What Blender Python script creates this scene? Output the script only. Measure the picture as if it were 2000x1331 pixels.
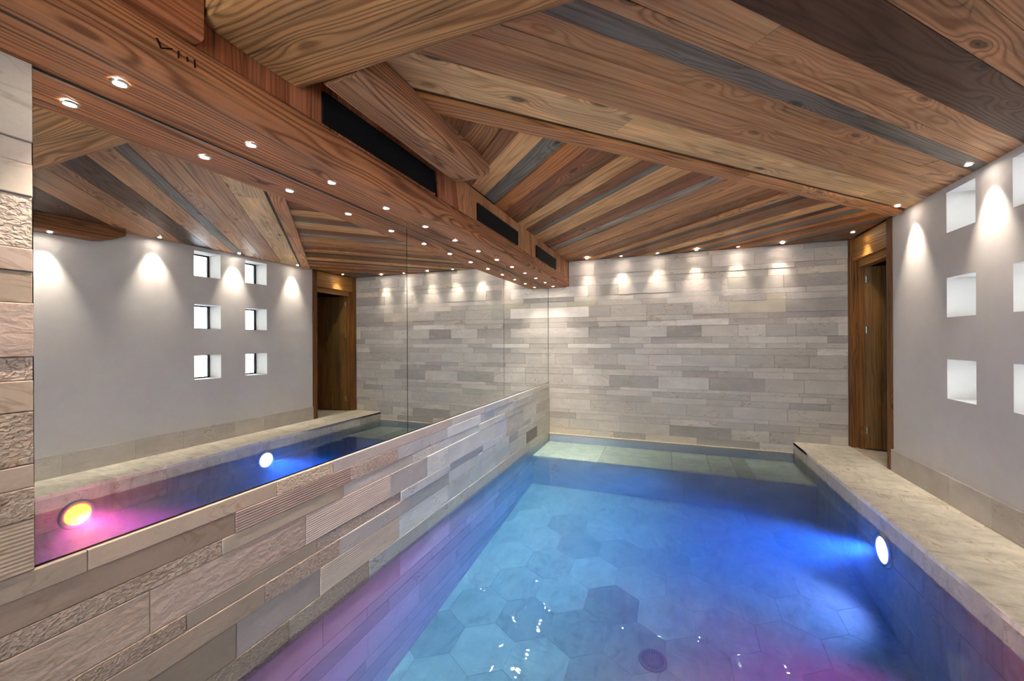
import bpy, bmesh, math, random
from mathutils import Matrix, Vector
rnd = random.Random(11)
for o in list(bpy.data.objects):
    bpy.data.objects.remove(o)
scene = bpy.context.scene
COL = scene.collection

# ------------------------------------------------------------------ camera
YAW, PITCH, ROLL, FPX = math.radians(21.236), math.radians(0.0132), math.radians(-0.2743), 781.65
cam_d = bpy.data.cameras.new('camera'); cam = bpy.data.objects.new('camera', cam_d); COL.objects.link(cam)
cam_d.sensor_fit = 'HORIZONTAL'; cam_d.sensor_width = 36.0; cam_d.lens = FPX / 2000.0 * 36.0
cam_d.clip_start = 0.02; cam_d.clip_end = 200
_f = Vector((-math.sin(YAW), math.cos(YAW), 0)); _r = Vector((math.cos(YAW), math.sin(YAW), 0)); _u = Vector((0, 0, 1))
_f2 = _f * math.cos(PITCH) + _u * math.sin(PITCH); _u2 = _u * math.cos(PITCH) - _f * math.sin(PITCH)
_r3 = _r * math.cos(ROLL) + _u2 * math.sin(ROLL); _u3 = _u2 * math.cos(ROLL) - _r * math.sin(ROLL)
m = Matrix.Identity(4)
for i in range(3):
    m[i][0] = _r3[i]; m[i][1] = _u3[i]; m[i][2] = -_f2[i]
m.translation = Vector((1.65, 0.0, 1.24))
cam.matrix_world = m
scene.camera = cam

# ------------------------------------------------------------------ world, exposure
world = bpy.data.worlds.new('daylight'); scene.world = world; world.use_nodes = True
bgn = world.node_tree.nodes['Background']
bgn.inputs[0].default_value = (0.90, 0.955, 1.0, 1); bgn.inputs[1].default_value = 11.0
vs = scene.view_settings
scene.display_settings.display_device = 'sRGB'
vs.view_transform = 'Standard'; vs.look = 'None'; vs.gamma = 1.0; vs.exposure = 0.35; vs.use_curve_mapping = False
cy = scene.cycles
cy.use_denoising = True; cy.use_light_tree = True
cy.use_adaptive_sampling = True; cy.adaptive_threshold = 0.5; cy.adaptive_min_samples = 16
cy.max_bounces = 5; cy.diffuse_bounces = 3; cy.glossy_bounces = 4; cy.transmission_bounces = 3
cy.transparent_max_bounces = 12; cy.volume_bounces = 1
cy.sample_clamp_indirect = 120.0; cy.blur_glossy = 0.6

# fill daylight enters an opening added behind the camera; portal only guides sampling
pd = bpy.data.lights.new('fill_portal', 'AREA'); pd.shape = 'RECTANGLE'; pd.size = 1.8; pd.size_y = 2.1; pd.cycles.is_portal = True
po = bpy.data.objects.new('fill_portal', pd); COL.objects.link(po); po.location = (1.8, -2.32, 1.15); po.rotation_euler = (math.radians(90), 0, math.pi)

SOFFIT_W, RIGHT_W, BACK_W = 46.0, 46.0, 19.0     # watts of the downlights
VIOLET_W, RED_W = 440.0, 3000.0                     # watts of the pool lamps

# ------------------------------------------------------------------ helpers
def lin(c):
    c = c / 255.0
    return c / 12.92 if c <= 0.04045 else ((c + 0.055) / 1.055) ** 2.4
def rgb(r, g, b): return (lin(r), lin(g), lin(b), 1.0)

def tag(o, label, cat=None, group=None, kind=None):
    o['label'] = label
    if cat: o['category'] = cat
    if group: o['group'] = group
    if kind: o['kind'] = kind
    return o
def link(name, data, parent=None):
    o = bpy.data.objects.new(name, data); COL.objects.link(o)
    if parent is not None: o.parent = parent
    return o
def empty(name, loc=(0, 0, 0)):
    o = link(name, None); o.location = loc; o.empty_display_size = 0.05
    return o
def mesh(name, verts, faces, mat, parent=None, color=None, mw=None, smooth=False):
    me = bpy.data.meshes.new(name); me.from_pydata([tuple(v) for v in verts], [], faces); me.validate(); me.update()
    if mat is not None: me.materials.append(mat)
    if smooth:
        for p in me.polygons: p.use_smooth = True
    o = link(name, me, parent)
    if color is not None: o.color = color
    if mw is not None: o.matrix_local = mw
    return o
def basis(x, y, z, loc):
    mm = Matrix.Identity(4)
    for i in range(3):
        mm[i][0] = x[i]; mm[i][1] = y[i]; mm[i][2] = z[i]
    mm.translation = Vector(loc)
    return mm
def box_vf(a, b):
    (x0, y0, z0), (x1, y1, z1) = a, b
    v = [(x0,y0,z0),(x1,y0,z0),(x1,y1,z0),(x0,y1,z0),(x0,y0,z1),(x1,y0,z1),(x1,y1,z1),(x0,y1,z1)]
    f = [(0,3,2,1),(4,5,6,7),(0,1,5,4),(1,2,6,5),(2,3,7,6),(3,0,4,7)]
    return v, f
def join_vf(lst):
    V, F = [], []
    for v, f in lst:
        n = len(V); V += list(v); F += [tuple(i + n for i in q) for q in f]
    return V, F
_piece_cache = {}
def piece_mesh(name, L, W, T, ch, mat):
    """slab: local X length, Y width, Z out; chamfered front edges"""
    key = (name, round(L, 3), round(W, 3), round(T, 4), ch, mat.name)
    if key in _piece_cache: return _piece_cache[key]
    a, b = L / 2, W / 2
    v = [(-a,-b,0),(a,-b,0),(a,b,0),(-a,b,0), (-a,-b,T-ch),(a,-b,T-ch),(a,b,T-ch),(-a,b,T-ch),
         (-a+ch,-b+ch,T),(a-ch,-b+ch,T),(a-ch,b-ch,T),(-a+ch,b-ch,T)]
    f = [(0,3,2,1)]
    for k in range(4):
        j = (k + 1) % 4
        f += [(k, j, 4 + j, 4 + k), (4 + k, 4 + j, 8 + j, 8 + k)]
    f.append((8, 9, 10, 11))
    me = bpy.data.meshes.new(name); me.from_pydata(v, [], f); me.update(); me.materials.append(mat)
    _piece_cache[key] = me
    return me
def piece(name, L, W, T, mat, parent, mw, color, ch=0.0015):
    o = link(name, piece_mesh(name, L, W, T, ch, mat), parent)
    o.matrix_local = mw; o.color = color
    return o
def clip(poly, a, b, c):
    """keep a*x+b*y<=c"""
    out = []
    for i in range(len(poly)):
        p, q = poly[i], poly[(i + 1) % len(poly)]
        dp, dq = a*p[0]+b*p[1]-c, a*q[0]+b*q[1]-c
        if dp <= 0: out.append(p)
        if (dp < 0 < dq) or (dq < 0 < dp):
            t = dp / (dp - dq); out.append((p[0]+t*(q[0]-p[0]), p[1]+t*(q[1]-p[1])))
    return out
def prism_vf(poly, z0, z1):
    n = len(poly)
    v = [(p[0], p[1], z0) for p in poly] + [(p[0], p[1], z1) for p in poly]
    f = [tuple(reversed(range(n))), tuple(range(n, 2*n))] + [(i, (i+1) % n, n+(i+1) % n, n+i) for i in range(n)]
    return v, f
def extrude(name, prof, L, mat, parent, mw, color, segs=24, jit=0.0, end_fn=None, seed=1):
    """profile in local (Y,Z), extruded along local X 0..L, with a hand-hewn wobble"""
    r = random.Random(seed); n = len(prof)
    ph = [r.uniform(0, 6.28) for _ in range(6)]
    V, F = [], []
    for s in range(segs + 1):
        x = L * s / segs
        for i, (py, pz) in enumerate(prof):
            w = jit * (math.sin(x*2.1+ph[0]+i*.8) + .6*math.sin(x*5.3+ph[1]+i*1.7) + .35*math.sin(x*11+ph[2]+i*2.9))
            y, z = py, pz
            if end_fn: y, z, w = end_fn(x, y, z, w, i)
            V.append((x, y, z + w * .6))
    for s in range(segs):
        for i in range(n):
            j = (i + 1) % n
            F.append((s*n+i, s*n+j, (s+1)*n+j, (s+1)*n+i))
    F.append(tuple(reversed(range(n)))); F.append(tuple(segs*n+i for i in range(n)))
    o = mesh(name, V, F, mat, parent, color, mw)
    bm = bmesh.new(); bm.from_mesh(o.data); bmesh.ops.recalc_face_normals(bm, faces=bm.faces); bm.to_mesh(o.data); bm.free()
    return o
def lathe_vf(prof, n=24, axis='z'):
    V, F = [], []
    for k in range(n):
        a = 2*math.pi*k/n
        for r_, z_ in prof:
            V.append((r_*math.cos(a), r_*math.sin(a), z_))
    p = len(prof)
    for k in range(n):
        j = (k+1) % n
        for i in range(p-1):
            F.append((k*p+i, j*p+i, j*p+i+1, k*p+i+1))
    return V, F

# ------------------------------------------------------------------ node materials
class NT:
    def __init__(s, name):
        s.m = bpy.data.materials.new(name); s.m.use_nodes = True
        s.t = s.m.node_tree; s.t.nodes.clear()
        s.out = s.n('ShaderNodeOutputMaterial')
    def n(s, kind, **kw):
        nd = s.t.nodes.new(kind)
        for k, v in kw.items(): setattr(nd, k, v)
        return nd
    def put(s, sock, val):
        if isinstance(val, bpy.types.NodeSocket): s.t.links.new(val, sock)
        elif isinstance(val, (tuple, list)):
            sock.default_value = tuple(val)[:3] if sock.type == 'VECTOR' else tuple(val)
        elif sock.type == 'VECTOR': sock.default_value = (val, val, val)
        else: sock.default_value = val
    def math(s, op, a, b=0.0, c=0.0, clamp=False):
        nd = s.n('ShaderNodeMath', operation=op); nd.use_clamp = clamp
        for i, v in enumerate((a, b, c)): s.put(nd.inputs[i], v)
        return nd.outputs[0]
    def vmath(s, op, a, b):
        nd = s.n('ShaderNodeVectorMath', operation=op); s.put(nd.inputs[0], a); s.put(nd.inputs[1], b)
        return nd.outputs[0]
    def noise(s, vec, scale, detail=3, rough=.55, dist=0.0):
        nd = s.n('ShaderNodeTexNoise'); s.put(nd.inputs['Vector'], vec)
        for k, v in (('Scale', scale), ('Detail', detail), ('Roughness', rough), ('Distortion', dist)): nd.inputs[k].default_value = v
        return nd.outputs[0]
    def mix(s, fac, a, b, mode='MIX'):
        nd = s.n('ShaderNodeMix', data_type='RGBA', blend_type=mode)
        s.put(nd.inputs[0], fac); s.put(nd.inputs[6], a); s.put(nd.inputs[7], b)
        return nd.outputs[2]
    def scale(s, col, k):
        nd = s.n('ShaderNodeVectorMath', operation='SCALE'); s.put(nd.inputs[0], col); s.put(nd.inputs['Scale'], k)
        return nd.outputs[0]
    def ramp(s, fac, *stops):
        nd = s.n('ShaderNodeValToRGB'); s.put(nd.inputs[0], fac); el = nd.color_ramp.elements
        while len(el) < len(stops): el.new(0.5)
        for e, (p, v) in zip(el, stops):
            e.position = p; e.color = (v, v, v, 1)
        return nd.outputs[0]
    def obj_vec(s, spread=31.0):
        tc = s.n('ShaderNodeTexCoord').outputs['Object']; oi = s.n('ShaderNodeObjectInfo')
        off = s.n('ShaderNodeVectorMath', operation='SCALE'); off.inputs[0].default_value = (1.0, 1.7, 0.6); s.put(off.inputs['Scale'], s.math('MULTIPLY', oi.outputs['Random'], spread))
        return s.vmath('ADD', tc, off.outputs[0]), oi.outputs['Color'], oi.outputs['Random']
    def bump(s, h, strength, dist=0.01):
        nd = s.n('ShaderNodeBump'); s.put(nd.inputs['Height'], h); nd.inputs['Strength'].default_value = strength; nd.inputs['Distance'].default_value = dist
        return nd.outputs[0]
    def pbr(s, col, rough=.6, spec=.4, normal=None, metal=0.0):
        b = s.n('ShaderNodeBsdfPrincipled'); s.put(b.inputs['Base Color'], col); s.put(b.inputs['Roughness'], rough)
        b.inputs['Specular IOR Level'].default_value = spec; b.inputs['Metallic'].default_value = metal
        if normal is not None: s.put(b.inputs['Normal'], normal)
        s.t.links.new(b.outputs[0], s.out.inputs[0])
        return s.m

def wood_mat(name, freq=55.0, swirl=7.0, contrast=.55, knots=1.0, rough=.5, cracks=.6, relief=False):
    t = NT(name); vec, col, rn = t.obj_vec()
    n1 = t.noise(t.vmath('MULTIPLY', vec, (.6, 7.0, 7.0)), 1.0, 1, .55, .3)
    vo = t.n('ShaderNodeTexVoronoi'); vo.feature = 'F1'; t.put(vo.inputs['Vector'], t.vmath('MULTIPLY', vec, (2.4, 7.0, 7.0))); vo.inputs['Scale'].default_value = 1.0
    kd = vo.outputs['Distance']
    sp = t.n('ShaderNodeSeparateColor'); t.put(sp.inputs[0], vo.outputs['Color'])
    kon = t.math('GREATER_THAN', sp.outputs[0], 0.50)
    kinf = t.math('MULTIPLY', t.math('POWER', t.math('SUBTRACT', 1.0, t.math('MULTIPLY', kd, 1.5), clamp=True), 2.5), kon)
    sy = t.n('ShaderNodeSeparateXYZ'); t.put(sy.inputs[0], vec)
    phase = t.math('MULTIPLY_ADD', t.math('ADD', sy.outputs[1], sy.outputs[2]), freq, t.math('MULTIPLY', n1, swirl))
    phase = t.math('MULTIPLY_ADD', kinf, 5.0 * knots, phase)
    ring = t.math('POWER', t.math('MULTIPLY_ADD', t.math('SINE', t.math('MULTIPLY', phase, 6.2832)), 0.5, 0.5), 2.5)
    fine = t.noise(t.vmath('MULTIPLY', vec, (1.6, 75.0, 75.0)), 1.0, 1, .6)
    big = t.noise(t.vmath('MULTIPLY', vec, (1.3, 8.0, 8.0)), 1.0, 2, .6, .4)
    ringc = t.math('MULTIPLY', ring, t.math('MULTIPLY_ADD', t.math('FRACT', t.math('MULTIPLY', rn, 7.31)), .75, .35))
    k = t.math('SUBTRACT', 1.0, t.math('MULTIPLY', ringc, contrast * .75))
    k = t.math('MULTIPLY', k, t.math('MULTIPLY_ADD', fine, .9, .55))
    k = t.math('MULTIPLY', k, t.math('MULTIPLY_ADD', big, 1.1, .45))
    crack = t.ramp(fine, (.27, 1.0), (.36, 0.0))
    patch = t.ramp(big, (.44, 1.0), (.56, 0.0))
    k = t.math('MULTIPLY', k, t.math('SUBTRACT', 1.0, t.math('MULTIPLY', t.math('MULTIPLY', crack, patch), cracks)))
    core = t.math('MULTIPLY', t.ramp(kd, (.07, 1.0), (.17, 0.0)), kon)
    k = t.math('MULTIPLY', k, t.math('SUBTRACT', 1.0, t.math('MULTIPLY', core, .75 * min(knots, 1.0))))
    c = t.scale(col, k)
    c = t.mix(t.math('MULTIPLY', ring, .5), c, t.mix(1.0, c, (1.0, .78, .58, 1), 'MULTIPLY'))
    c = t.mix(t.ramp(big, (.55, 0.0), (.75, .5)), c, t.mix(1.0, c, (1.06, .95, .80, 1), 'MULTIPLY'))
    return t.pbr(c, t.math('MULTIPLY_ADD', ring, .12, rough), .35, t.bump(t.math('MULTIPLY_ADD', fine, .6, t.math('MULTIPLY', ring, -.5)), .5, .004) if relief else t.bump(fine, .3, .003))

def stone_mat(name, kind):
    t = NT(name); vec, col, rn = t.obj_vec()
    mot = t.noise(vec, 7.0, 3, .65, .5)
    fine = t.noise(vec, 90.0, 1, .6)
    wv = t.noise(t.vmath('MULTIPLY', vec, (2.2, 6.0, 6.0)), 1.6, 2, .6, 1.4)
    vein = t.ramp(t.math('ABSOLUTE', t.math('SUBTRACT', wv, .5)), (.0, 1.0), (.035, 0.0))
    cloud = t.noise(t.vmath('MULTIPLY', vec, (1.6, 4.0, 4.0)), 1.8, 1, .5, .7)
    k = t.math('MULTIPLY', t.math('MULTIPLY_ADD', mot, .30, .85), t.math('MULTIPLY_ADD', cloud, .34, .83))
    k = t.math('MULTIPLY', k, t.math('MULTIPLY_ADD', fine, .14, .93))
    c = t.scale(col, k)
    vm = t.math('MULTIPLY', t.math('MULTIPLY', vein, t.ramp(mot, (.45, 0), (.62, 1.0))), t.math('MULTIPLY', rn, .85))
    c = t.mix(vm, c, t.mix(1.0, c, (.55, .42, .30, 1), 'MULTIPLY'))
    if kind == 'D':
        big = t.noise(t.vmath('MULTIPLY', t.vmath('ADD', vec, t.scale(vec, .0)), (3.0, 1.2, 1.0)), 2.2, 3, .6, 2.2)
        c = t.scale(c, t.math('MULTIPLY_ADD', big, .62, .68)); c = t.mix(t.ramp(big, (.30, .45), (.42, 0.0)), c, t.mix(1.0, c, (.80, .70, .58, 1), 'MULTIPLY'))
        nrm = t.bump(mot, .15, .005)
    elif kind == 'H':
        hm = t.noise(t.vmath('MULTIPLY', vec, (.75, 1.0, 1.0)), 105.0, 1, .5, .6)
        pit = t.ramp(hm, (.38, 0.0), (.62, 1.0))
        nrm = t.bump(pit, .9, .0035); c = t.mix(.30, c, t.scale(c, t.math('MULTIPLY_ADD', pit, .9, .45)))
    elif kind == 'R':
        sp = t.n('ShaderNodeSeparateXYZ'); t.put(sp.inputs[0], vec)
        ph = t.math('ADD', t.math('MULTIPLY', sp.outputs[1], 280.0), t.math('MULTIPLY', t.noise(t.vmath('MULTIPLY', vec, (1.2, 14, 14)), 1.0, 1), 5.0))
        rb = t.math('MULTIPLY_ADD', t.math('SINE', t.math('MULTIPLY', ph, 2.0)), .5, .5)
        nrm = t.bump(rb, .6, .002); c = t.scale(c, t.math('MULTIPLY_ADD', rb, .16, .9))
    elif kind == 'G':
        nrm = t.bump(t.noise(t.vmath('MULTIPLY', vec, (1, 1.6, 1.6)), 24.0, 3, .5, .5), .7, .008)
    else:
        nrm = t.bump(mot, .18, .005)
    return t.pbr(c, .62, .35, nrm)

def plain_mat(name, col, rough=.5, spec=.5, metal=0.0):
    return NT(name).pbr(col, rough, spec, None, metal)
def emit_mat(name, col, strength):
    t = NT(name); e = t.n('ShaderNodeEmission'); e.inputs[0].default_value = col; e.inputs[1].default_value = strength
    t.t.links.new(e.outputs[0], t.out.inputs[0]); return t.m

M = {}
M['plank'] = wood_mat('larch_planks', 34.0, 9.0, .55, 1.0, .48, .5)
M['beam'] = wood_mat('hewn_beam_wood', 42.0, 11.0, .8, .7, .52, .75, True)
M['board'] = wood_mat('brushed_boards', 60.0, 5.0, .6, .4, .52, .6)
M['door'] = wood_mat('door_wood', 45.0, 6.0, .75, .7, .5, .5)
for k_ in 'SHRGD': M['stone' + k_] = stone_mat('stone_' + {'D': 'veined', 'S': 'smooth', 'H': 'bush_hammered', 'R': 'ribbed', 'G': 'riven'}[k_], k_)
def plaster():
    t = NT('wall_plaster'); tc = t.n('ShaderNodeTexCoord').outputs['Object']
    a = t.noise(tc, 1.6, 3, .6, .5); b = t.noise(tc, 14.0, 2, .6); 
    k = t.math('MULTIPLY', t.math('MULTIPLY_ADD', a, .22, .89), t.math('MULTIPLY_ADD', b, .08, .96))
    return t.pbr(t.scale(rgb(205, 197, 191), k), .75, .25, t.bump(b, .06, .01))
M['plaster'] = plaster()
M['backing'] = plain_mat('mortar_backing', rgb(120, 112, 104), .9, .1)
M['dark_backing'] = plain_mat('dark_joint_backing', rgb(28, 20, 14), .9, .1)
M['black'] = plain_mat('black_metal', rgb(15, 14, 14), .65, .2)
M['steel'] = plain_mat('brushed_steel', rgb(190, 190, 188), .3, .5, 1.0)
M['white_plastic'] = plain_mat('white_plastic', rgb(225, 225, 225), .4, .5)
M['grey_plastic'] = plain_mat('cover_slat_plastic', rgb(214, 216, 248), .35, .5)
M['drain'] = plain_mat('drain_plastic', rgb(120, 125, 130), .5, .4)
M['lens'] = emit_mat('downlight_lens', (1.0, .93, .82, 1), 260.0)
def mirror_m():
    t = NT('mirror_glass'); g = t.n('ShaderNodeBsdfGlossy'); g.inputs['Color'].default_value = (.93, .95, .94, 1); g.inputs['Roughness'].default_value = 0.0
    t.t.links.new(g.outputs[0], t.out.inputs[0]); return t.m
M['mirror'] = mirror_m()
def pane_m():
    t = NT('window_pane'); tr = t.n('ShaderNodeBsdfTransparent'); gl = t.n('ShaderNodeBsdfGlossy'); gl.inputs['Roughness'].default_value = .02
    fr = t.n('ShaderNodeFresnel'); fr.inputs[0].default_value = 1.45; mx = t.n('ShaderNodeMixShader')
    tr.inputs[0].default_value = (.94, .97, .97, 1)
    t.put(mx.inputs[0], fr.outputs[0]); t.t.links.new(tr.outputs[0], mx.inputs[1]); t.t.links.new(gl.outputs[0], mx.inputs[2]); t.t.links.new(mx.outputs[0], t.out.inputs[0]); return t.m
M['pane'] = pane_m()
def water_m():
    t = NT('pool_water'); tr = t.n('ShaderNodeBsdfTransparent'); gl = t.n('ShaderNodeBsdfGlossy'); gl.inputs['Roughness'].default_value = .0
    tc = t.n('ShaderNodeTexCoord').outputs['Object']
    w = t.noise(tc, 5.5, 2, .5, .4)
    b = t.n('ShaderNodeBump'); t.put(b.inputs['Height'], w); b.inputs['Strength'].default_value = .05; b.inputs['Distance'].default_value = .05
    t.put(gl.inputs['Normal'], b.outputs[0])
    fr = t.n('ShaderNodeFresnel'); fr.inputs[0].default_value = 1.33; mx = t.n('ShaderNodeMixShader')
    t.put(mx.inputs[0], fr.outputs[0]); t.t.links.new(tr.outputs[0], mx.inputs[1]); t.t.links.new(gl.outputs[0], mx.inputs[2]); t.t.links.new(mx.outputs[0], t.out.inputs[0])
    sc = t.n('ShaderNodeVolumeScatter'); sc.inputs['Color'].default_value = (.16, .45, 1.0, 1); sc.inputs['Density'].default_value = .36
    ab = t.n('ShaderNodeVolumeAbsorption'); ab.inputs['Color'].default_value = (.38, .79, .97, 1); ab.inputs['Density'].default_value = 1.6
    ad = t.n('ShaderNodeAddShader'); t.t.links.new(sc.outputs[0], ad.inputs[0]); t.t.links.new(ab.outputs[0], ad.inputs[1]); t.t.links.new(ad.outputs[0], t.out.inputs['Volume'])
    return t.m
M['water'] = water_m()

# ------------------------------------------------------------------ room constants (metres, deck level z = 0)
XR, YB, ZC, YR, XP, ZW = 3.62, 5.74, 2.385, -2.3, 3.06, -0.137
ZS = 2.012            # underside of the soffit beam
def floor_z(y): return -0.622 - 0.0915 * (4.75 - y)

def struct(o, label, cat): return tag(o, label, cat, kind='structure')

# ------------------------------------------------------------------ left wall
wall_left = struct(mesh('wall_left', *join_vf([box_vf((-.12, YR, -1.3), (-.012, YB, 2.6))]), M['backing']),
                   'left wall of split grey and taupe stone courses below and beside the mirror', 'wall')
LX, LY, LZ = (0, 1, 0), (0, 0, 1), (1, 0, 0)
def left_stone(y0, y1, z0, z1, tex, c, proud=None):
    j = rnd.uniform(-5, 5)
    if y1 < 2.2: c = (c[0] * 1.01, c[1] * .98, c[2] * .965)
    T = (.022 + rnd.uniform(0, .008)) if proud is None else proud
    piece('stone', y1 - y0 - .0015, z1 - z0 - .0015, T, M['stone' + tex], wall_left,
          basis(LX, LY, LZ, (-.012, (y0 + y1) / 2, (z0 + z1) / 2)), rgb(*[max(0, min(255, v + j)) for v in c]), .002)
LEFT_ROWS = [
  (0.612, 0.547, [(0.662,'S',165,148,134), (1.292,'S',186,166,150), (1.615,'H',200,180,160), (2.864,'S',196,180,174), (3.489,'S',206,198,196), (4.112,'S',190,188,192), (4.956,'S',210,204,198), (5.735,'S',204,196,184)]),
  (0.547, 0.462, [(1.107,'S',160,140,127), (1.736,'R',160,138,130), (2.156,'H',188,168,160), (2.782,'S',190,184,186), (3.398,'S',222,220,222), (3.719,'S',205,203,206), (4.236,'S',212,208,206), (4.955,'S',196,190,186), (5.735,'S',204,196,184)]),
  (0.462, 0.398, [(1.054,'H',172,152,138), (1.685,'S',188,172,156), (2.314,'S',204,190,184), (2.727,'H',206,198,196), (3.354,'S',200,198,200), (3.991,'S',214,212,212), (4.579,'S',196,188,180), (5.196,'S',208,198,188), (5.735,'S',200,192,180)]),
  (0.398, 0.250, [(0.818,'G',184,164,150), (1.445,'G',188,168,156), (2.080,'R',202,186,178), (2.498,'S',186,176,174), (2.797,'R',214,212,212), (3.743,'S',216,214,216), (4.049,'S',206,206,214), (4.577,'S',204,194,184), (5.082,'S',206,198,186), (5.735,'S',198,188,176)]),
  (0.250, 0.186, [(0.926,'H',166,146,131), (1.511,'S',166,152,140), (2.185,'H',178,164,156), (2.820,'S',204,200,202), (3.440,'S',190,190,194), (4.018,'S',214,212,214), (4.867,'S',200,192,184), (5.457,'S',212,204,192), (5.735,'S',196,188,176)]),
  (0.186, 0.097, [(1.231,'S',164,146,132), (1.655,'H',182,164,152), (2.291,'S',184,172,168), (2.803,'S',176,176,178), (3.340,'S',204,204,208), (3.728,'S',196,200,204), (4.106,'S',204,204,206), (4.397,'S',170,166,162), (4.970,'S',200,192,182), (5.735,'S',198,190,178)]),
  (0.097, -0.045, [(1.106,'S',144,130,118), (1.529,'S',168,158,156), (2.163,'R',190,178,166), (2.786,'R',214,216,218), (3.415,'S',192,198,200), (3.740,'S',202,204,204), (4.151,'S',190,190,188), (4.686,'S',198,192,182), (5.122,'S',130,122,112), (5.735,'S',194,186,172)]),
  (-0.045, -0.167, [(1.348,'H',150,138,126), (1.880,'H',158,150,140), (2.501,'S',170,172,172), (3.134,'S',184,188,186), (3.790,'S',180,182,178), (4.762,'S',186,178,166), (5.735,'S',190,182,168)]),
]
BACK_Z = [2.385, 2.325, 2.174, 2.11, 2.024, 1.874, 1.806, 1.727, 1.573, 1.505, 1.428, 1.279, 1.192, 1.129, 1.046, 0.892, 0.835, 0.749, 0.589, 0.543, 0.47, 0.391, 0.241, 0.188, 0.105, -0.038, -0.128]
BACK_ROWS = [
  [(0.901,'1'), (1.529,'0'), (2.154,'-1'), (2.766,'1'), (3.171,'0'), (3.600,'-2')],
  [(0.687,'0'), (1.632,'0'), (2.186,'-1'), (2.662,'1'), (3.278,'-1'), (3.600,'-1')],
  [(0.716,'0'), (1.020,'-1'), (1.497,'0'), (2.055,'c'), (2.465,'-1'), (3.080,'0'), (3.489,'-2'), (3.600,'t')],
  [(0.723,'-1'), (1.137,'1'), (1.562,'1'), (2.097,'-1'), (2.799,'-1'), (3.106,'0'), (3.600,'c')],
  [(0.592,'2'), (0.723,'-1'), (1.013,'-1'), (1.747,'0'), (2.368,'1'), (2.970,'-1'), (3.600,'-2')],
  [(0.388,'-2'), (1.218,'1'), (1.964,'0'), (2.573,'1'), (3.199,'0'), (3.600,'0')],
  [(0.286,'0'), (0.705,'o'), (1.329,'0'), (1.645,'-1'), (2.266,'1'), (2.788,'-1'), (2.997,'c'), (3.600,'-1')],
  [(0.603,'2'), (0.908,'-1'), (1.392,'0'), (1.958,'-1'), (2.376,'1'), (2.991,'c'), (3.600,'-2')],
  [(0.399,'-1'), (0.708,'-1'), (1.392,'0'), (1.964,'0'), (2.374,'t'), (2.804,'-1'), (3.600,'-2')],
  [(0.293,'0'), (0.730,'-2'), (0.992,'0'), (1.392,'0'), (1.759,'1'), (2.376,'2'), (2.997,'-1'), (3.600,'1')],
  [(0.599,'1'), (1.164,'-1'), (1.645,'1'), (2.061,'-2'), (2.477,'0'), (2.782,'1'), (3.093,'-1'), (3.504,'-1'), (3.600,'0')],
  [(0.392,'0'), (0.708,'-1'), (1.020,'0'), (1.445,'1'), (2.180,'-1'), (2.584,'0'), (3.002,'1'), (3.405,'1'), (3.600,'-2')],
  [(0.293,'0'), (0.915,'2'), (1.339,'-1'), (1.759,'1'), (2.379,'1'), (2.785,'1'), (3.199,'0'), (3.600,'0')],
  [(0.599,'0'), (1.232,'-1'), (1.652,'1'), (2.055,'0'), (3.300,'-1'), (3.600,'1')],
  [(0.109,'1'), (0.365,'0'), (0.999,'-1'), (1.412,'1'), (1.828,'1'), (2.454,'0'), (2.869,'-1'), (3.225,'-1'), (3.600,'-1')],
  [(0.225,'0'), (0.683,'0'), (1.102,'-2'), (1.516,'0'), (2.145,'-1'), (2.561,'1'), (2.970,'0'), (3.326,'0'), (3.600,'-1')],
  [(0.369,'0'), (0.787,'1'), (1.211,'0'), (1.831,'1'), (2.245,'t'), (2.640,'-1'), (3.070,'0'), (3.600,'0')],
  [(0.362,'0'), (0.890,'0'), (1.529,'-2'), (2.145,'1'), (2.766,'-2'), (3.173,'0'), (3.600,'0')],
  [(0.610,'0'), (1.027,'-1'), (1.652,'1'), (2.275,'1'), (2.601,'0'), (3.122,'0'), (3.600,'-1')],
  [(0.610,'1'), (0.837,'-1'), (1.461,'1'), (2.612,'-1'), (3.148,'0'), (3.400,'0'), (3.600,'-1')],
  [(0.225,'0'), (0.730,'0'), (1.431,'-1'), (2.121,'0'), (3.023,'-1'), (3.430,'-2'), (3.600,'-1')],
  [(0.621,'1'), (1.245,'-1'), (1.878,'-1'), (2.414,'-1'), (3.002,'0'), (3.600,'0')],
  [(0.309,'0'), (0.730,'1'), (1.652,'0'), (2.292,'-1'), (2.804,'0'), (3.326,'0'), (3.600,'-2')],
  [(0.410,'-2'), (1.027,'0'), (1.671,'-1'), (2.240,'0'), (2.651,'-1'), (3.122,'-1'), (3.600,'-1')],
  [(0.309,'0'), (0.730,'-1'), (1.034,'0'), (1.671,'-1'), (2.399,'-2'), (2.815,'0'), (3.430,'-1'), (3.600,'c')],
  [(0.614,'c'), (0.943,'0'), (1.362,'-2'), (2.000,'c'), (2.706,'-2'), (3.122,'0')],
]

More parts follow.
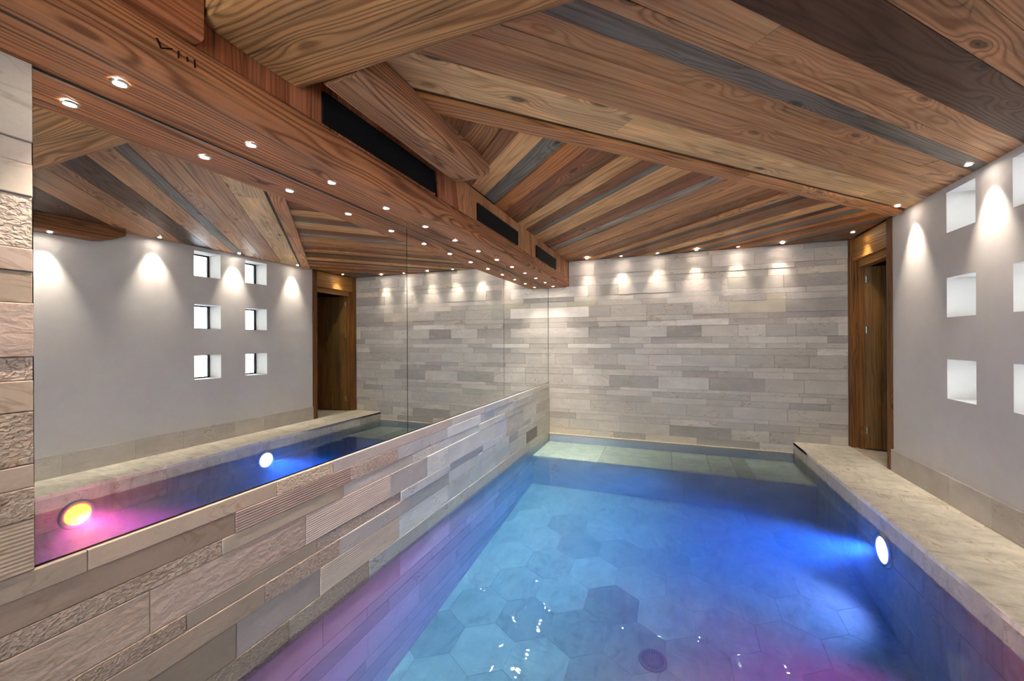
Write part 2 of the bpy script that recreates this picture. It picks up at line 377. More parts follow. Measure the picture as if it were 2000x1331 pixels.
for z1, z0, sts in LEFT_ROWS:
    first = sts[0]
    y = first[0]; ends = []
    while y > -.1:
        ends.append(y); y -= .63
    prev = y
    for e in reversed(ends[1:]):
        left_stone(prev, e, z0, z1, rnd.choice('SSHG'), first[2:]); prev = e
    for s in sts:
        left_stone(prev, s[0], z0, z1, s[1], s[2:]); prev = s[0]
z = -.167
for h in (.145, .065, .085, .15, .065, .085, .15, .2):
    y = rnd.uniform(-.5, 0)
    while y < 5.73:
        y1 = min(5.735, y + rnd.uniform(.5, .72)); g = rnd.uniform(172, 206)
        left_stone(y, y1, z - h, z, 'S', (g, g - 5, g - 12), .024); y = y1
    z -= h
PZ = [2.012, 1.794, 1.732, 1.644, 1.499, 1.436, 1.349, 1.202, 1.137, 1.052, .906, .843, .756, .612]
PT = ['S', 'S', 'S', 'H', 'S', 'S', 'G', 'H', 'S', 'H', 'S', 'H', 'R']
PC = [(196,188,176), (192,180,168), (190,178,164), (186,170,156), (184,166,154), (166,148,132), (192,170,156), (186,166,150), (178,158,140), (180,160,142), (184,164,148), (170,150,134), (180,160,142)]
for i in range(13):
    left_stone(-.15 + rnd.uniform(-.1, .1), .5535, PZ[i+1], PZ[i], PT[i], PC[i])

# ------------------------------------------------------------------ back wall
wall_back = struct(mesh('wall_back', *box_vf((-.12, YB, -1.3), (4.65, YB + .12, 2.6)), M['backing']),
                   'end wall of pale grey split-face stone strips above the pool shelf', 'wall')
TONE = {'-2': (174, 167, 161), '-1': (190, 183, 176), '0': (202, 195, 187), '1': (212, 205, 198), '2': (228, 222, 217), 'o': (190, 182, 164), 't': (190, 177, 168), 'c': (208, 198, 183)}
for i, row in enumerate(BACK_ROWS):
    z1, z0 = BACK_Z[i], BACK_Z[i+1]
    prev = .002 if z1 < ZS + .03 else .315
    for xe, tone in row:
        if xe <= prev + .01: continue
        jj = rnd.uniform(-6, 6); c = [(v + jj) * q_ + rnd.uniform(-1.2, 1.2) for v, q_ in zip(TONE[tone], (1.01, .985, .96))]
        zb = .002 if (z0 < 0 and prev > 3.0) else z0
        xe2 = min(xe, 3.603)
        piece('stone', xe2 - prev - .0015, z1 - zb - .0015, .006 + rnd.uniform(0, .007), M['stone' + ('S' if rnd.random() < .9 else 'R')], wall_back,
              basis((1, 0, 0), (0, 0, 1), (0, -1, 0), ((prev + xe2) / 2, YB, (zb + z1) / 2)), rgb(*c), .0015)
        prev = xe2

# ------------------------------------------------------------------ right wall with six deep window openings
WIN_Y = [(3.083, 3.388), (3.705, 4.012)]
WIN_Z = [(2.037, 2.340), (1.400, 1.697), (.786, 1.083)]
def right_wall():
    ys = sorted({YR, 4.79, *[v for p in WIN_Y for v in p]}); zs = sorted({-.05, 2.42, *[v for p in WIN_Z for v in p]})
    V, F = [], []
    def quad(a, b, c, d):
        n = len(V); V.extend([a, b, c, d]); F.append((n, n+1, n+2, n+3))
    for i in range(len(ys)-1):
        for j in range(len(zs)-1):
            if (ys[i], ys[i+1]) in WIN_Y and (zs[j], zs[j+1]) in WIN_Z: continue
            quad((XR, ys[i], zs[j]), (XR, ys[i], zs[j+1]), (XR, ys[i+1], zs[j+1]), (XR, ys[i+1], zs[j]))
    x1 = XR + .27
    for y0, y1 in WIN_Y:
        for z0, z1 in WIN_Z:
            quad((XR, y0, z0), (XR, y1, z0), (x1, y1, z0), (x1, y0, z0)); quad((XR, y0, z1), (x1, y0, z1), (x1, y1, z1), (XR, y1, z1))
            quad((XR, y0, z0), (x1, y0, z0), (x1, y0, z1), (XR, y0, z1)); quad((XR, y1, z0), (XR, y1, z1), (x1, y1, z1), (x1, y1, z0))
    quad((XR, 4.79, -.05), (XR, 4.79, 2.42), (XR + .2, 4.79, 2.42), (XR + .2, 4.79, -.05))
    return V, F
wall_right = struct(mesh('wall_right', *right_wall(), M['plaster']), 'right wall of pale plaster with six small square window openings', 'wall')
wall_rear = struct(mesh('wall_rear', *join_vf([box_vf((-.1, YR - .1, -1.3), (4.0, YR, .1)), box_vf((-.1, YR - .1, 2.2), (4.0, YR, 2.6)), box_vf((-.1, YR - .1, .1), (.9, YR, 2.2)), box_vf((2.7, YR - .1, .1), (4.0, YR, 2.2))]), M['plaster']), 'pale wall behind the camera with an added opening for fill daylight', 'wall')
n_ = 0
for ci, (y0, y1) in enumerate(WIN_Y):
    for ri, (z0, z1) in enumerate(WIN_Z):
        n_ += 1
        w = empty('window_%d' % n_, (XR + .22, (y0 + y1) / 2, z0))
        struct(w, '%s small square window with black frame, %s column from the door' % (['top', 'middle', 'bottom'][ri], ['second', 'first'][ci]), 'window')
        hw, hh, b, d = (y1 - y0) / 2, z1 - z0, .014, .03
        for nm, a, c in (('frame_rail', (0, -hw, 0), (d, hw, b)), ('frame_rail', (0, -hw, hh - b), (d, hw, hh)), ('frame_stile', (0, -hw, b), (d, -hw + b, hh - b)), ('frame_stile', (0, hw - b, b), (d, hw, hh - b))):
            mesh(nm, *box_vf(a, c), M['black'], w)
        mesh('pane', *box_vf((.012, -hw + b, b), (.016, hw - b, hh - b)), M['pane'], w)
tw = struct(empty('window_7', (1.8, YR - .05, .1)), 'added glazed opening behind the camera for fill daylight', 'window')  # unseen glazing, added only to let fill daylight into the room
mesh('pane', *box_vf((-.9, -.004, 0), (.9, .004, 2.1)), M['pane'], tw)
for fx in (-.9, -.02, .86): mesh('frame_stile', *box_vf((fx, -.03, 0), (fx + .04, .03, 2.1)), M['black'], tw)
snow = struct(mesh('ground', [(4.7, -40, .3), (60, -40, .3), (60, 60, .3), (4.7, 60, .3)], [(0, 1, 2, 3)], plain_mat('snow', rgb(235, 240, 245), .8, .2)),
              'bright snowy ground outside the small windows', 'ground')

# ------------------------------------------------------------------ deck, baseboard
floor = struct(mesh('floor', *join_vf([box_vf((XP + .012, YR, -.3), (XR + .02, YB, -.032)), box_vf((XR + .02, 4.70, -.3), (4.65, YB, -.032))]), M['backing']),
               'narrow pale stone deck along the right side of the pool', 'floor')
ys = [YR, -1.2, 0, 1.2, 2.1, 3.0, 4.2, 5.735]
for a, b in zip(ys, ys[1:]):
    g = rnd.uniform(-5, 5)
    piece('slab', b - a - .003, 3.612 - XP, .032, M['stoneD'], floor, basis((0, 1, 0), (-1, 0, 0), (0, 0, 1), ((XP + 3.612) / 2, (a + b) / 2, -.032)), rgb(244 + g, 235 + g, 216 + g), .002)
piece('slab', 1.03, .98, .032, M['stoneD'], floor, basis((0, 1, 0), (-1, 0, 0), (0, 0, 1), (3.614 + .49, 5.22, -.032)), rgb(212, 200, 180), .002)
bb = struct(mesh('baseboard_right', *box_vf((3.612, YR, 0), (XR - .001, 4.785, .19)), M['backing']), 'tall grey stone baseboard at the foot of the plaster wall', 'baseboard')
ys = [YR, -1.6, -1.0, -.4, .2, .8, 1.4, 1.95, 2.5, 2.95, 3.54, 3.96, 4.788]
for a, b in zip(ys, ys[1:]):
    g = rnd.uniform(-6, 6)
    piece('slab', b - a - .0015, .205, .018, M['stoneS'], bb, basis((0, -1, 0), (0, 0, 1), (-1, 0, 0), (XR - .003, (a + b) / 2, .1035)), rgb(190 + g, 180 + g, 170 + g), .002)

# ------------------------------------------------------------------ pool basin
wall_pool = struct(mesh('wall_pool_right', *box_vf((XP + .012, YR, -1.35), (XP + .1, YB, -.034)), M['backing']), 'submerged stone-clad side of the pool under the right deck', 'wall')
zz = [-.002, -.30, -.60, -.90, -1.25]
for k in range(4):
    y = YR + rnd.uniform(0, .4)
    while y < YB - .01:
        y1 = min(YB - .005, y + rnd.choice((.6, .62, .9))); g = rnd.uniform(-14, 10)
        piece('slab', y1 - y - .002, zz[k] - zz[k+1] - .002, .012, M['stoneD'], wall_pool, basis((0, -1, 0), (0, 0, 1), (-1, 0, 0), (XP + .012, (y + y1) / 2, (zz[k] + zz[k+1]) / 2)), rgb(188 + g, 181 + g, 172 + g), .0015)
        y = y1
sl = math.atan(.0915)
def fz(y): return floor_z(y)
pool_floor = struct(mesh('floor_pool', [(-.01, YR, fz(YR) - .006), (XP + .02, YR, fz(YR) - .006), (XP + .02, YB, fz(YB) - .006), (-.01, YB, fz(YB) - .006)], [(0, 1, 2, 3)], M['backing']),
                    'sloping pool floor of large hexagonal pale stone tiles', 'floor')
HR = .222
def hexes():
    w = math.sqrt(3) * HR; cx0, cy0 = 1.245, 3.11
    out = []
    for r in range(-12, 9):
        for q in range(-6, 8):
            cx = cx0 + w * (q + (.5 if r % 2 else 0)); cyy = cy0 + 1.5 * HR * r
            poly = [(cx + (HR - .0012) * math.sin(a * math.pi / 3), cyy + (HR - .0012) * math.cos(a * math.pi / 3)) for a in range(6)][::-1]
            for abc in ((-1, 0, -.014), (1, 0, XP - .002), (0, -1, .9), (0, 1, YB - .01)):
                poly = clip(poly, *abc)
                if len(poly) < 3: break
            if len(poly) < 3: continue
            out.append((cx, cyy, poly, r == 0 and q == 0))
    return out
for cx, cyy, poly, dark in hexes():
    loc = [(p[0] - cx, (p[1] - cyy) / math.cos(sl)) for p in poly]
    v, f = prism_vf(loc, -.006, 0.0)
    g = -40 if dark else rnd.choice((-22, -10, -4, 0, 3, 6, 9)) + rnd.uniform(-4, 4)
    a = rnd.choice((0, 1, 2)) * math.pi / 3
    mesh('tile', v, f, M['stoneD'], pool_floor, rgb(188 + g, 190 + g, 184 + g), basis((1, 0, 0), (0, math.cos(sl), math.sin(sl)), (0, -math.sin(sl), math.cos(sl)), (cx, cyy, fz(cyy))))
shelf = struct(mesh('floor_pool_shelf', *box_vf((.016, 4.925, -1.2), (XP - .002, 5.735, -.262)), M['backing']), 'shallow stone shelf under the water at the far end of the pool', 'floor')
xs = [.016, .845, 1.69, 2.10, 2.36, 2.53, XP - .002]
for k, (a, b) in enumerate(zip(xs, xs[1:])):
    g = (14, -4, 10, 0, -26, 8)[k]
    piece('slab', .82 - .003, b - a - .003, .016, M['stoneD'], shelf, basis((0, 1, 0), (-1, 0, 0), (0, 0, 1), ((a + b) / 2, 5.327, -.261)), rgb(216 + g, 211 + g, 190 + g), .0015)
x = .016
while x < 3.05:
    x1 = min(XP - .002, x + .6)
    piece('riser_slab', x1 - x - .002, .5, .012, M['stoneS'], shelf, basis((1, 0, 0), (0, 0, 1), (0, -1, 0), ((x + x1) / 2, 4.925, -.515)), rgb(186, 184, 182), .0015); x = x1

# ------------------------------------------------------------------ ceiling planks
ceiling = struct(mesh('ceiling', *box_vf((-.05, YR - .05, 2.416), (3.95, YB + .05, 2.45)), M['dark_backing']), 'low ceiling of reclaimed larch planks laid in two diagonal fields', 'ceiling')
PC_ = {'tan': (182, 142, 108), 'pale': (212, 178, 138), 'brown': (132, 92, 60), 'dark': (78, 54, 38), 'grey': (114, 108, 100), 'red': (146, 94, 68), 'orange': (190, 134, 84), 'warm': (174, 132, 98), 'lg': (164, 148, 132)}
def plank(poly, X, Y, tone, off, thick=.022, name='plank', parent=None, near=False):
    cx = sum(p[0] for p in poly) / len(poly); cyy = sum(p[1] for p in poly) / len(poly)
    loc = [((p[0]-cx)*X[0] + (p[1]-cyy)*X[1], (p[0]-cx)*Y[0] + (p[1]-cyy)*Y[1]) for p in poly]
    v, f = prism_vf(loc, 0, thick)
    jt = rnd.uniform(-9, 9); c = [max(10, (t + jt) * k_) for t, k_ in zip(PC_[tone], (1, 1, 1) if tone in ('grey', 'lg') else ((1.0, .97, .90) if near else (1.04, .94, .80)))]
    mesh(name, v, f, M['plank'], parent or ceiling, rgb(*c), basis(X, Y, (0, 0, 1), (cx, cyy, ZC + off)))
S2 = math.sqrt(.5)
RECT = [(.29, YR), (XR - .001, YR), (XR - .001, YB - .002), (.29, YB - .002)]
near_c = [-5.9, -5.4, -5.0, -4.5, -4.1, -3.7, -3.3, -2.95, -2.6, -2.3, -2.0, -1.72, -1.55, -1.20, -.81, -.619, -.322, -.13, -.041, .098, .25, .368, .622, .945]
near_t = ['tan','brown','tan','grey','tan','warm','tan','grey','tan','dark','tan','grey','dark','tan','warm','dark','tan','tan','grey','tan','tan','warm','pale']
for k in range(len(near_c) - 1):
    poly = clip(clip(RECT, -1, 1, near_c[k+1] - .002), 1, -1, -near_c[k] - .002)
    if len(poly) < 3: continue
    s0 = min(p[0]+p[1] for p in poly); s1 = max(p[0]+p[1] for p in poly)
    cuts = [s0 - 1]
    s = s0 + rnd.uniform(3.5, 9.0)
    if near_t[k] == 'pale': s = 3.65
    elif near_t[k] in ('dark', 'grey'): s = 1e9
    while s < s1 - .6:
        cuts.append(s); s += rnd.uniform(3.0, 5.0)
    cuts.append(s1 + 1)
    for a, b in zip(cuts, cuts[1:]):
        pp = clip(clip(poly, 1, 1, b - .0015), -1, -1, -a - .0015)
        if len(pp) > 2: plank(pp, (S2, S2, 0), (-S2, S2, 0), near_t[k], rnd.uniform(.001, .004), near=True)
far_c = [1.14, 1.5, 1.9, 2.3, 2.6, 2.819, 2.96, 3.196, 3.396, 3.604, 3.79, 3.959, 4.181, 4.36, 4.46, 4.64, 4.802, 4.95, 5.118, 5.29, 5.458, 5.69, 5.905, 6.08, 6.251, 6.431, 6.581, 6.79, 6.992, 7.22, 7.391, 7.59, 7.84, 8.008, 8.16, 8.35, 8.6, 8.85, 9.2, 9.5]
far_t = ['tan','warm','tan','brown','warm','brown','pale','grey','orange','red','brown','pale','brown','grey','pale','pale','brown','red','lg','tan','tan','warm','brown','brown','tan','dark','brown','brown','pale','dark','orange','grey','orange','brown','orange','grey','brown','grey','brown']
for k in range(len(far_c) - 1):
    poly = clip(clip(clip(RECT, 1, 1, far_c[k+1] - .002), -1, -1, -far_c[k] - .002), 1, -1, -1.14)
    if len(poly) < 3: continue
    plank(poly, (S2, -S2, 0), (S2, S2, 0), far_t[k], rnd.choice((0, .002, .009, .014)))
trim = struct(empty('trim_1'), 'long reclaimed wood trim board dividing the two ceiling plank fields', 'trim')
tp = clip(clip(RECT, -1, 1, 1.14), 1, -1, -.985)
for a, b, tone in ((0, 5.35, 'warm'), (5.35, 12, 'tan')):
    plank(clip(clip(tp, 1, 1, b - .001), -1, -1, -a - .001), (S2, S2, 0), (-S2, S2, 0), tone, -.012, .034, 'trim_board', trim)
tg = clip(clip(RECT, -1, 1, .983), 1, -1, -.947)
plank(tg, (S2, S2, 0), (-S2, S2, 0), 'dark', .008, .014, 'groove_strip', trim)

# ------------------------------------------------------------------ door at the far end of the right wall
door = struct(empty('door_1', (3.66, 5.25, 0)), 'dark wooden doorway with open plank door at the end of the deck', 'door')
DC = rgb(132, 84, 36); DC2 = rgb(120, 74, 32)
def dbox(name, a, b, col, vert=True, chamfer=.004):
    """timber with grain along its length"""
    L = [b[i] - a[i] for i in range(3)]; c = [(a[i] + b[i]) / 2 - (3.66, 5.25, 0)[i] for i in range(3)]
    if vert: mw = basis((0, 0, 1), (0, -1, 0), (1, 0, 0), c); d = (L[2], L[1], L[0])
    else: mw = basis((0, 1, 0), (-1, 0, 0), (0, 0, 1), c); d = (L[1], L[0], L[2])
    v, f = box_vf(tuple(-q/2 for q in d), tuple(q/2 for q in d))
    o = mesh(name, v, f, M['door'], door, col, mw)
    bv = o.modifiers.new('edge', 'BEVEL'); bv.width = chamfer; bv.segments = 2
    return o
dbox('jamb', (3.604, 5.672, 0), (3.70, 5.736, 2.384), DC)
dbox('jamb', (3.604, 4.792, 0), (3.70, 4.872, 2.384), DC2)
dbox('jamb_stop', (3.668, 5.625, 0), (3.76, 5.671, 2.16), DC)
dbox('jamb_stop', (3.70, 4.80, 0), (3.76, 4.88, 2.16), DC2)
dbox('lintel', (3.625, 4.873, 2.13), (3.70, 5.671, 2.384), rgb(172, 118, 56), False)
dbox('lintel_stop', (3.665, 4.873, 2.05), (3.76, 5.624, 2.128), rgb(164, 112, 54), False)
ddx, ddy = .972, -.235
leaf = empty('door_leaf'); leaf.parent = door; leaf.location = (3.715 - 3.66, 5.628 - 5.25, 0)
for k in range(6):
    w_ = .137; s = k * w_ + w_ / 2
    piece('door_plank', 2.03, w_ - .002, .022, M['door'], leaf, basis((0, 0, 1), (-ddx, -ddy, 0), (ddy, -ddx, 0), (ddx * s, ddy * s, 1.03)), rgb(*[q + rnd.uniform(-10, 10) for q in (126, 82, 38)]), .003)
for hz in (1.907, 1.339, .215):
    h = mesh('hinge', *join_vf([box_vf((-.012, -.008, -.04), (.012, 0, .04)), box_vf((-.006, -.02, -.035), (.006, -.008, .035))]), M['steel'], leaf)
    h.location = (.01, -.024, hz)
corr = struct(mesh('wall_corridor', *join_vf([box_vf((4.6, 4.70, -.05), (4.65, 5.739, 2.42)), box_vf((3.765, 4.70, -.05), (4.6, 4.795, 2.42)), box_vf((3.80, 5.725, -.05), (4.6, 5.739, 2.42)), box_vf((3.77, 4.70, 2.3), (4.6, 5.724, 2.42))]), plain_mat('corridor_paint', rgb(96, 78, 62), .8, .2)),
              'dim corridor walls seen beyond the open door', 'wall')

# ------------------------------------------------------------------ timbers along the left and across the room
def timber(name, prof, L, mw, col, label, cat='beam', segs=40, jit=.003, end_fn=None, seed=3, mat='beam', chamfer=True):
    o = extrude(name, prof, L, M[mat], None, mw, col, segs, jit, end_fn, seed)
    return tag(o, label, cat)
YL = basis((0, 1, 0), (-1, 0, 0), (0, 0, 1), (0, -1.2, 0))
soff = timber('soffit_beam', [(-.001, ZS), (-.262, ZS), (-.285, ZS+.008), (-.302, ZS+.03), (-.310, ZS+.055), (-.312, 2.10), (-.309, 2.132), (-.302, 2.146), (-.001, 2.146)], 5.737 + 1.2,
              YL, rgb(182, 118, 76), 'long reddish hewn beam above the mirror with a row of downlights', jit=.0022, segs=90, seed=5)
car = mesh('carved_mark', *join_vf([prism_vf(p, -.0012, .0012) for p in (
        [(.687, 2.097), (.692, 2.098), (.702, 2.076), (.698, 2.074)], [(.700, 2.074), (.700, 2.078), (.727, 2.094), (.728, 2.091)],
        [(.741, 2.097), (.745, 2.097), (.745, 2.076), (.741, 2.076)], [(.764, 2.095), (.768, 2.095), (.769, 2.081), (.765, 2.081)], [(.784, 2.099), (.788, 2.099), (.789, 2.075), (.785, 2.075)])]),
        plain_mat('carved_groove', rgb(46, 25, 15), .9, .1), soff)
car.matrix_local = YL.inverted() @ basis((0, 1, 0), (0, 0, 1), (1, 0, 0), (.3135, 0, 0))
car['label'] = 'old carved roman numeral VIII cut into the beam face'
up = timber('timber_beam', [(-.001, 2.152), (-.333, 2.152), (-.343, 2.162), (-.345, 2.37), (-.340, 2.384), (-.001, 2.384)], 1.995,
            YL, rgb(170, 102, 64), 'short upper beam in the near left corner under the ceiling', seed=9)
cross = timber('cross_beam', [(.80, 2.384), (.80, 2.262), (.812, 2.243), (.84, 2.235), (.99, 2.234), (1.15, 2.236), (1.178, 2.246), (1.19, 2.268), (1.19, 2.384)], XR - .002 - .303,
               basis((1, 0, 0), (0, 1, 0), (0, 0, 1), (.303, 0, 0)), rgb(186, 134, 84), 'thick weathered beam crossing the ceiling close to the camera', jit=.004, segs=60, seed=21)
def stub_end(Lx):
    def fn(x, y, z, w, i):
        d = x - (Lx - .19)
        if d > 0 and z < 2.31:
            z = z + (2.312 - z) * (d / .19) ** 1.8
        return y, z, (w if x < Lx - .01 else w * .3)
    return fn
Ls = 2.352 - 1.192
YS = basis((0, 1, 0), (-1, 0, 0), (0, 0, 1), (0, 1.192, 0))
timber('bracket_beam', [(-.40, 2.384), (-.40, 2.25), (-.412, 2.237), (-.54, 2.235), (-.572, 2.255), (-.586, 2.30), (-.584, 2.384)], Ls, YS, rgb(178, 128, 92),
       'stubby round-ended beam hanging over the largest black vent', segs=50, end_fn=stub_end(Ls), seed=31)
timber('bracket_beam', [(-3.617, 2.384), (-3.617, 2.235), (-3.46, 2.234), (-3.438, 2.243), (-3.43, 2.262), (-3.43, 2.384)], Ls, YS, rgb(128, 84, 50),
       'dark round-ended beam along the plaster wall, seen in the mirror', segs=50, end_fn=stub_end(Ls), seed=37)

# ------------------------------------------------------------------ bulkhead boards and air vents
bulk = tag(mesh('bulkhead', *box_vf((.01, .80, 2.154), (.284, 5.735, 2.384)), M['dark_backing']), 'boarded bulkhead of upright reddish planks between soffit beam and ceiling', 'panelling')
y = .802
while y < 5.73:
    w_ = rnd.uniform(.06, .115); y1 = min(5.733, y + w_)
    lean = 0 if y < 2.1 else .05
    lo_, hi_ = y, y1
    pts = [(2.1515, lo_ + (lean if y > 2.1 else 0)), (2.1515, min(5.734, hi_ + lean)), (2.383, hi_ if y1 < 5.73 else 5.734), (2.383, lo_)]
    zc_, yc_ = 2.267, (lo_ + hi_) / 2
    v, f = prism_vf([(p[0] - zc_, p[1] - yc_) for p in pts], 0, .014 + rnd.uniform(0, .003))
    mesh('board', v, f, M['board'], bulk, (lambda q_, j_: rgb(*[max(8, t_ + j_) for t_ in q_]))((172, 106, 72) if y < 2.4 else (188, 132, 88), rnd.uniform(-24, 18)), basis((0, 0, 1), (0, 1, 0), (-1, 0, 0), (.298, yc_, zc_)))
    y = y1 + .0015
for k, (y0, y1) in enumerate(((1.278, 2.14), (2.744, 3.62), (4.203, 5.033))):
    v_ = tag(empty('air_vent', (.301, (y0 + y1) / 2, 2.2245)), ['largest black air vent, nearest the cross beam', 'middle black slatted air vent above the soffit beam', 'smallest-looking black air vent, nearest the stone end wall'][k], 'vent', 'black slatted vents in the bulkhead')
    h, hh = (y1 - y0) / 2, .0655
    mesh('back_plate', *box_vf((.0, -h, -hh), (.002, h, hh)), M['black'], v_)
    for a, b in (((0, -h, -hh), (.012, h, -hh + .008)), ((0, -h, hh - .008), (.012, h, hh)), ((0, -h, -hh + .008), (.012, -h + .008, hh - .008)), ((0, h - .008, -hh + .008), (.012, h, hh - .008))):
        mesh('frame_bar', *box_vf(a, b), M['black'], v_)
    for q in range(8):
        zc_ = -hh + .0155 + q * .0143
        s_ = mesh('slat', [(.003, -h+.008, zc_-.004), (.003, h-.008, zc_-.004), (.011, h-.008, zc_+.003), (.011, -h+.008, zc_+.003), (.003, -h+.008, zc_-.001), (.003, h-.008, zc_-.001), (.011, h-.008, zc_+.006), (.011, -h+.008, zc_+.006)],
                  [(0,1,2,3),(4,7,6,5),(0,4,5,1),(1,5,6,2),(2,6,7,3),(3,7,4,0)], M['black'], v_)

# ------------------------------------------------------------------ mirror
for k, (y0, y1) in enumerate(((.556, 2.2785), (2.2805, 4.005), (4.007, 5.732))):
    mp = tag(empty('mirror_panel', (0, (y0 + y1) / 2, .616)), ['large near mirror panel reflecting the plaster wall and windows', 'middle mirror panel on the left wall, between the two seams', 'far mirror panel on the left wall, touching the stone end wall'][k], 'mirror', 'mirror panels on the left wall')
    h = (y1 - y0) / 2
    mesh('glass', [(0, -h+.002, .002), (0, h-.002, .002), (0, h-.002, 1.392), (0, -h+.002, 1.392)], [(0, 1, 2, 3)], M['mirror'], mp)
    mesh('backing_board', *box_vf((-.008, -h, 0), (-.001, h, 1.394)), M['black'], mp)
    mesh('top_edge', *box_vf((-.002, -h, 1.388), (.0025, h, 1.391)), M['steel'], mp)

# ------------------------------------------------------------------ pool cover slats, clips, lamps, drain
ledge = tag(empty('pool_cover_edge', (1.53, 5.715, ZW)), 'pale blue slatted strip at the waterline along the end wall', 'pool cover')
for q in range(5):
    mesh('slat', *box_vf((-1.51, -.012, -.105 + q * .0205), (1.52, 0, -.105 + q * .0205 + .0185)), M['grey_plastic'], ledge)
mesh('stone_cap', *box_vf((-1.515, -.02, .003), (1.525, .018, .012)), M['stoneS'], ledge, rgb(222, 212, 188))
for xk, lb in ((.347, 'small white clip on the slatted strip near the mirror corner'), (2.70, 'small white clip on the slatted strip near the deck corner')):
    c_ = tag(mesh('cover_clip', *join_vf([box_vf((-.013, -.016, -.02), (.013, 0, .02)), box_vf((-.013, -.022, .01), (.013, -.016, .02))]), M['white_plastic']), lb, 'clip', 'clips on the slatted strip')
    c_.location = (xk, 5.7025, -.19)
def pool_lamp(y, z, col, watt, lens_col, lens_s, glow, glow_w, label):
    e = tag(empty('pool_lamp', (XP - .001, y, z)), label, 'lamp', 'underwater pool lamps')
    mw = basis((0, 0, 1), (0, -1, 0), (-1, 0, 0), (0, 0, 0))      # mw maps local z to -x
    mw = basis((0, 1, 0), (0, 0, 1), (1, 0, 0), (0, 0, 0)) @ Matrix.Rotation(math.pi, 4, 'X')
    r_ = mesh('rim', *lathe_vf([(.086, .0), (.092, .016), (.108, .018), (.118, .010), (.122, 0)], 40), M['steel'], e, None, mw, True)
    l_ = mesh('lens', *lathe_vf([(.0005, .024), (.03, .0235), (.06, .020), (.086, .012)], 40), emit_mat('lamp_lens', lens_col, lens_s), e, None, mw, True)
    # flat wide beam: rays steeper than the critical angle stay under the surface of a real pool
    ld = bpy.data.lights.new('lamp_light', 'SPOT'); ld.energy = watt; ld.color = col; ld.spot_size = math.radians(19); ld.spot_blend = .8; ld.shadow_soft_size = .05
    lo = link('lamp_light', ld, e); lo.location = (-.05, 0, 0)
    lo.rotation_euler = Vector((-1, 0, -math.tan(math.radians(6.5)))).to_track_quat('-Z', 'Y').to_euler(); lo.scale = (7, 1, 1)
    pl = bpy.data.lights.new('lamp_glow', 'SPOT'); pl.energy = glow_w; pl.color = glow; pl.shadow_soft_size = .07; pl.spot_size = math.radians(90); pl.spot_blend = .7
    gl_ = link('lamp_glow', pl, e); gl_.location = (-.03, 0, 0); gl_.rotation_euler = (0, math.radians(43), 0)
    return e
pool_lamp(3.56, -.245, (.16, .32, 1.0), VIOLET_W, (.62, .52, 1.0, 1), 5.0, (.50, .36, 1.0), 60.0, 'underwater lamp glowing violet blue in the right pool wall')
pool_lamp(1.84, -.228, (1.0, .02, .065), RED_W, (1.0, .26, .04, 1), 4.5, (1.0, .06, .005), 1300.0, 'underwater lamp glowing red and orange, seen in the mirror')
dr = tag(empty('pool_drain', (1.553, 2.705, fz(2.705) + .001)), 'round slotted drain cover on the hexagon tiled pool floor', 'drain')
dr.rotation_euler = (sl, 0, 0)
mesh('rim', *lathe_vf([(.068, 0), (.070, .008), (.084, .007), (.088, 0)], 36), M['drain'], dr, None, None, True)
mesh('base_plate', *lathe_vf([(.0005, .002), (.069, .002)], 36), M['black'], dr)
for k in range(24):
    a = 2 * math.pi * k / 24
    b_ = mesh('grille_bar', *box_vf((.018, -.0042, .002), (.069, .0042, .007)), M['drain'], dr); b_.rotation_euler = (0, 0, a)
mesh('hub', *lathe_vf([(.0005, .008), (.018, .008), (.02, .002)], 20), M['drain'], dr)

# ------------------------------------------------------------------ water
wv, wf = box_vf((-.0115, YR + .001, -1.34), (XP + .0115, YB - .0005, ZW))
water = tag(mesh('pool_water', wv, wf, M['water']), 'still clear water lit violet, blue and magenta filling the pool', 'water', kind='stuff')

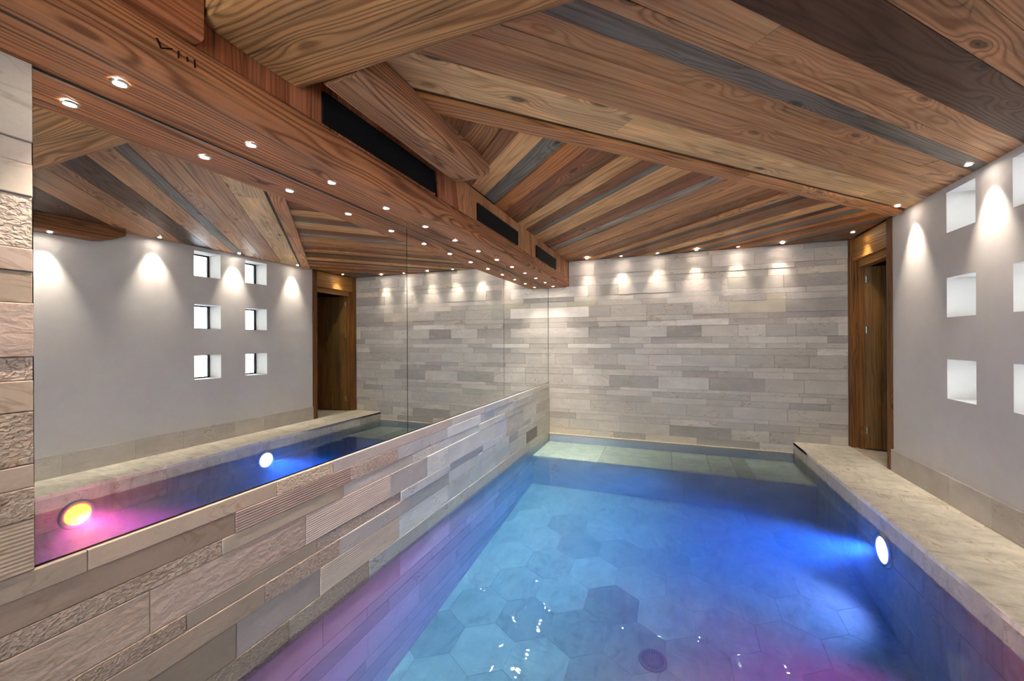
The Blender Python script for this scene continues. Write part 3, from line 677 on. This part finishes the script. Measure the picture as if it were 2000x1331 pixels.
# ------------------------------------------------------------------ downlights
ring_me = None
def downlight(x, y, z, watt, label, group, size=70, blend=.9, tilt=None, col=(1.0, .91, .78)):
    global ring_me, lens_me
    e = tag(empty('downlight', (x, y, z)), label, 'downlight', group)
    if ring_me is None:
        a = mesh('trim_ring', *lathe_vf([(.0145, .002), (.0155, -.003), (.021, -.003), (.023, .002)], 20), M['steel'], e); ring_me = a.data
        b = mesh('lens', [(0.0145 * math.cos(2*math.pi*i/20), 0.0145 * math.sin(2*math.pi*i/20), -.001) for i in range(20)], [tuple(reversed(range(20)))], M['lens'], e); lens_me = b.data
    else:
        a = link('trim_ring', ring_me, e); b = link('lens', lens_me, e)
    ld = bpy.data.lights.new('downlight_beam', 'SPOT'); ld.energy = watt; ld.color = col; ld.spot_size = math.radians(size); ld.spot_blend = blend; ld.shadow_soft_size = .015
    lo = link('downlight_beam', ld, e); lo.location = (0, 0, -.02)
    if tilt: lo.rotation_euler = tilt
ORD = ['first', 'second', 'third', 'fourth', 'fifth', 'sixth', 'seventh', 'eighth', 'ninth', 'tenth', 'eleventh', 'twelfth', 'thirteenth']
for i in range(13):
    downlight(.139, .686 + .4022 * i, ZS - .003, SOFFIT_W * (.45 if i == 12 else 1), '%s recessed downlight along the soffit beam, counted from the camera end' % ORD[i], 'downlights in the soffit beam', 82, 1.0)
for i, y in enumerate((1.843, 2.675, 3.545, 4.417)):
    downlight(3.502, y, ZC - .003 if i else 2.231, RIGHT_W, ['downlight in the dark bracket beam by the plaster wall, seen in mirror', 'ceiling downlight beside the plaster wall, short of the windows, seen in mirror', 'ceiling downlight above the plaster wall between the window columns', 'ceiling downlight above the plaster wall next to the doorway'][i], 'downlights washing the plaster wall', 56, 1.0, (0, math.radians(-13), 0))
downlight(3.502, 5.31, ZC - .003, BACK_W, 'ceiling downlight directly in front of the door lintel', 'downlights washing the stone end wall', 70, 1.0, (0, math.radians(-12), 0))
for i in range(6):
    downlight(2.93 - .4655 * i, 5.598, ZC - .003, BACK_W, '%s ceiling downlight along the stone end wall, counted from the door' % ORD[i], 'downlights washing the stone end wall', 54, 1.0, (math.radians(13), 0, 0))
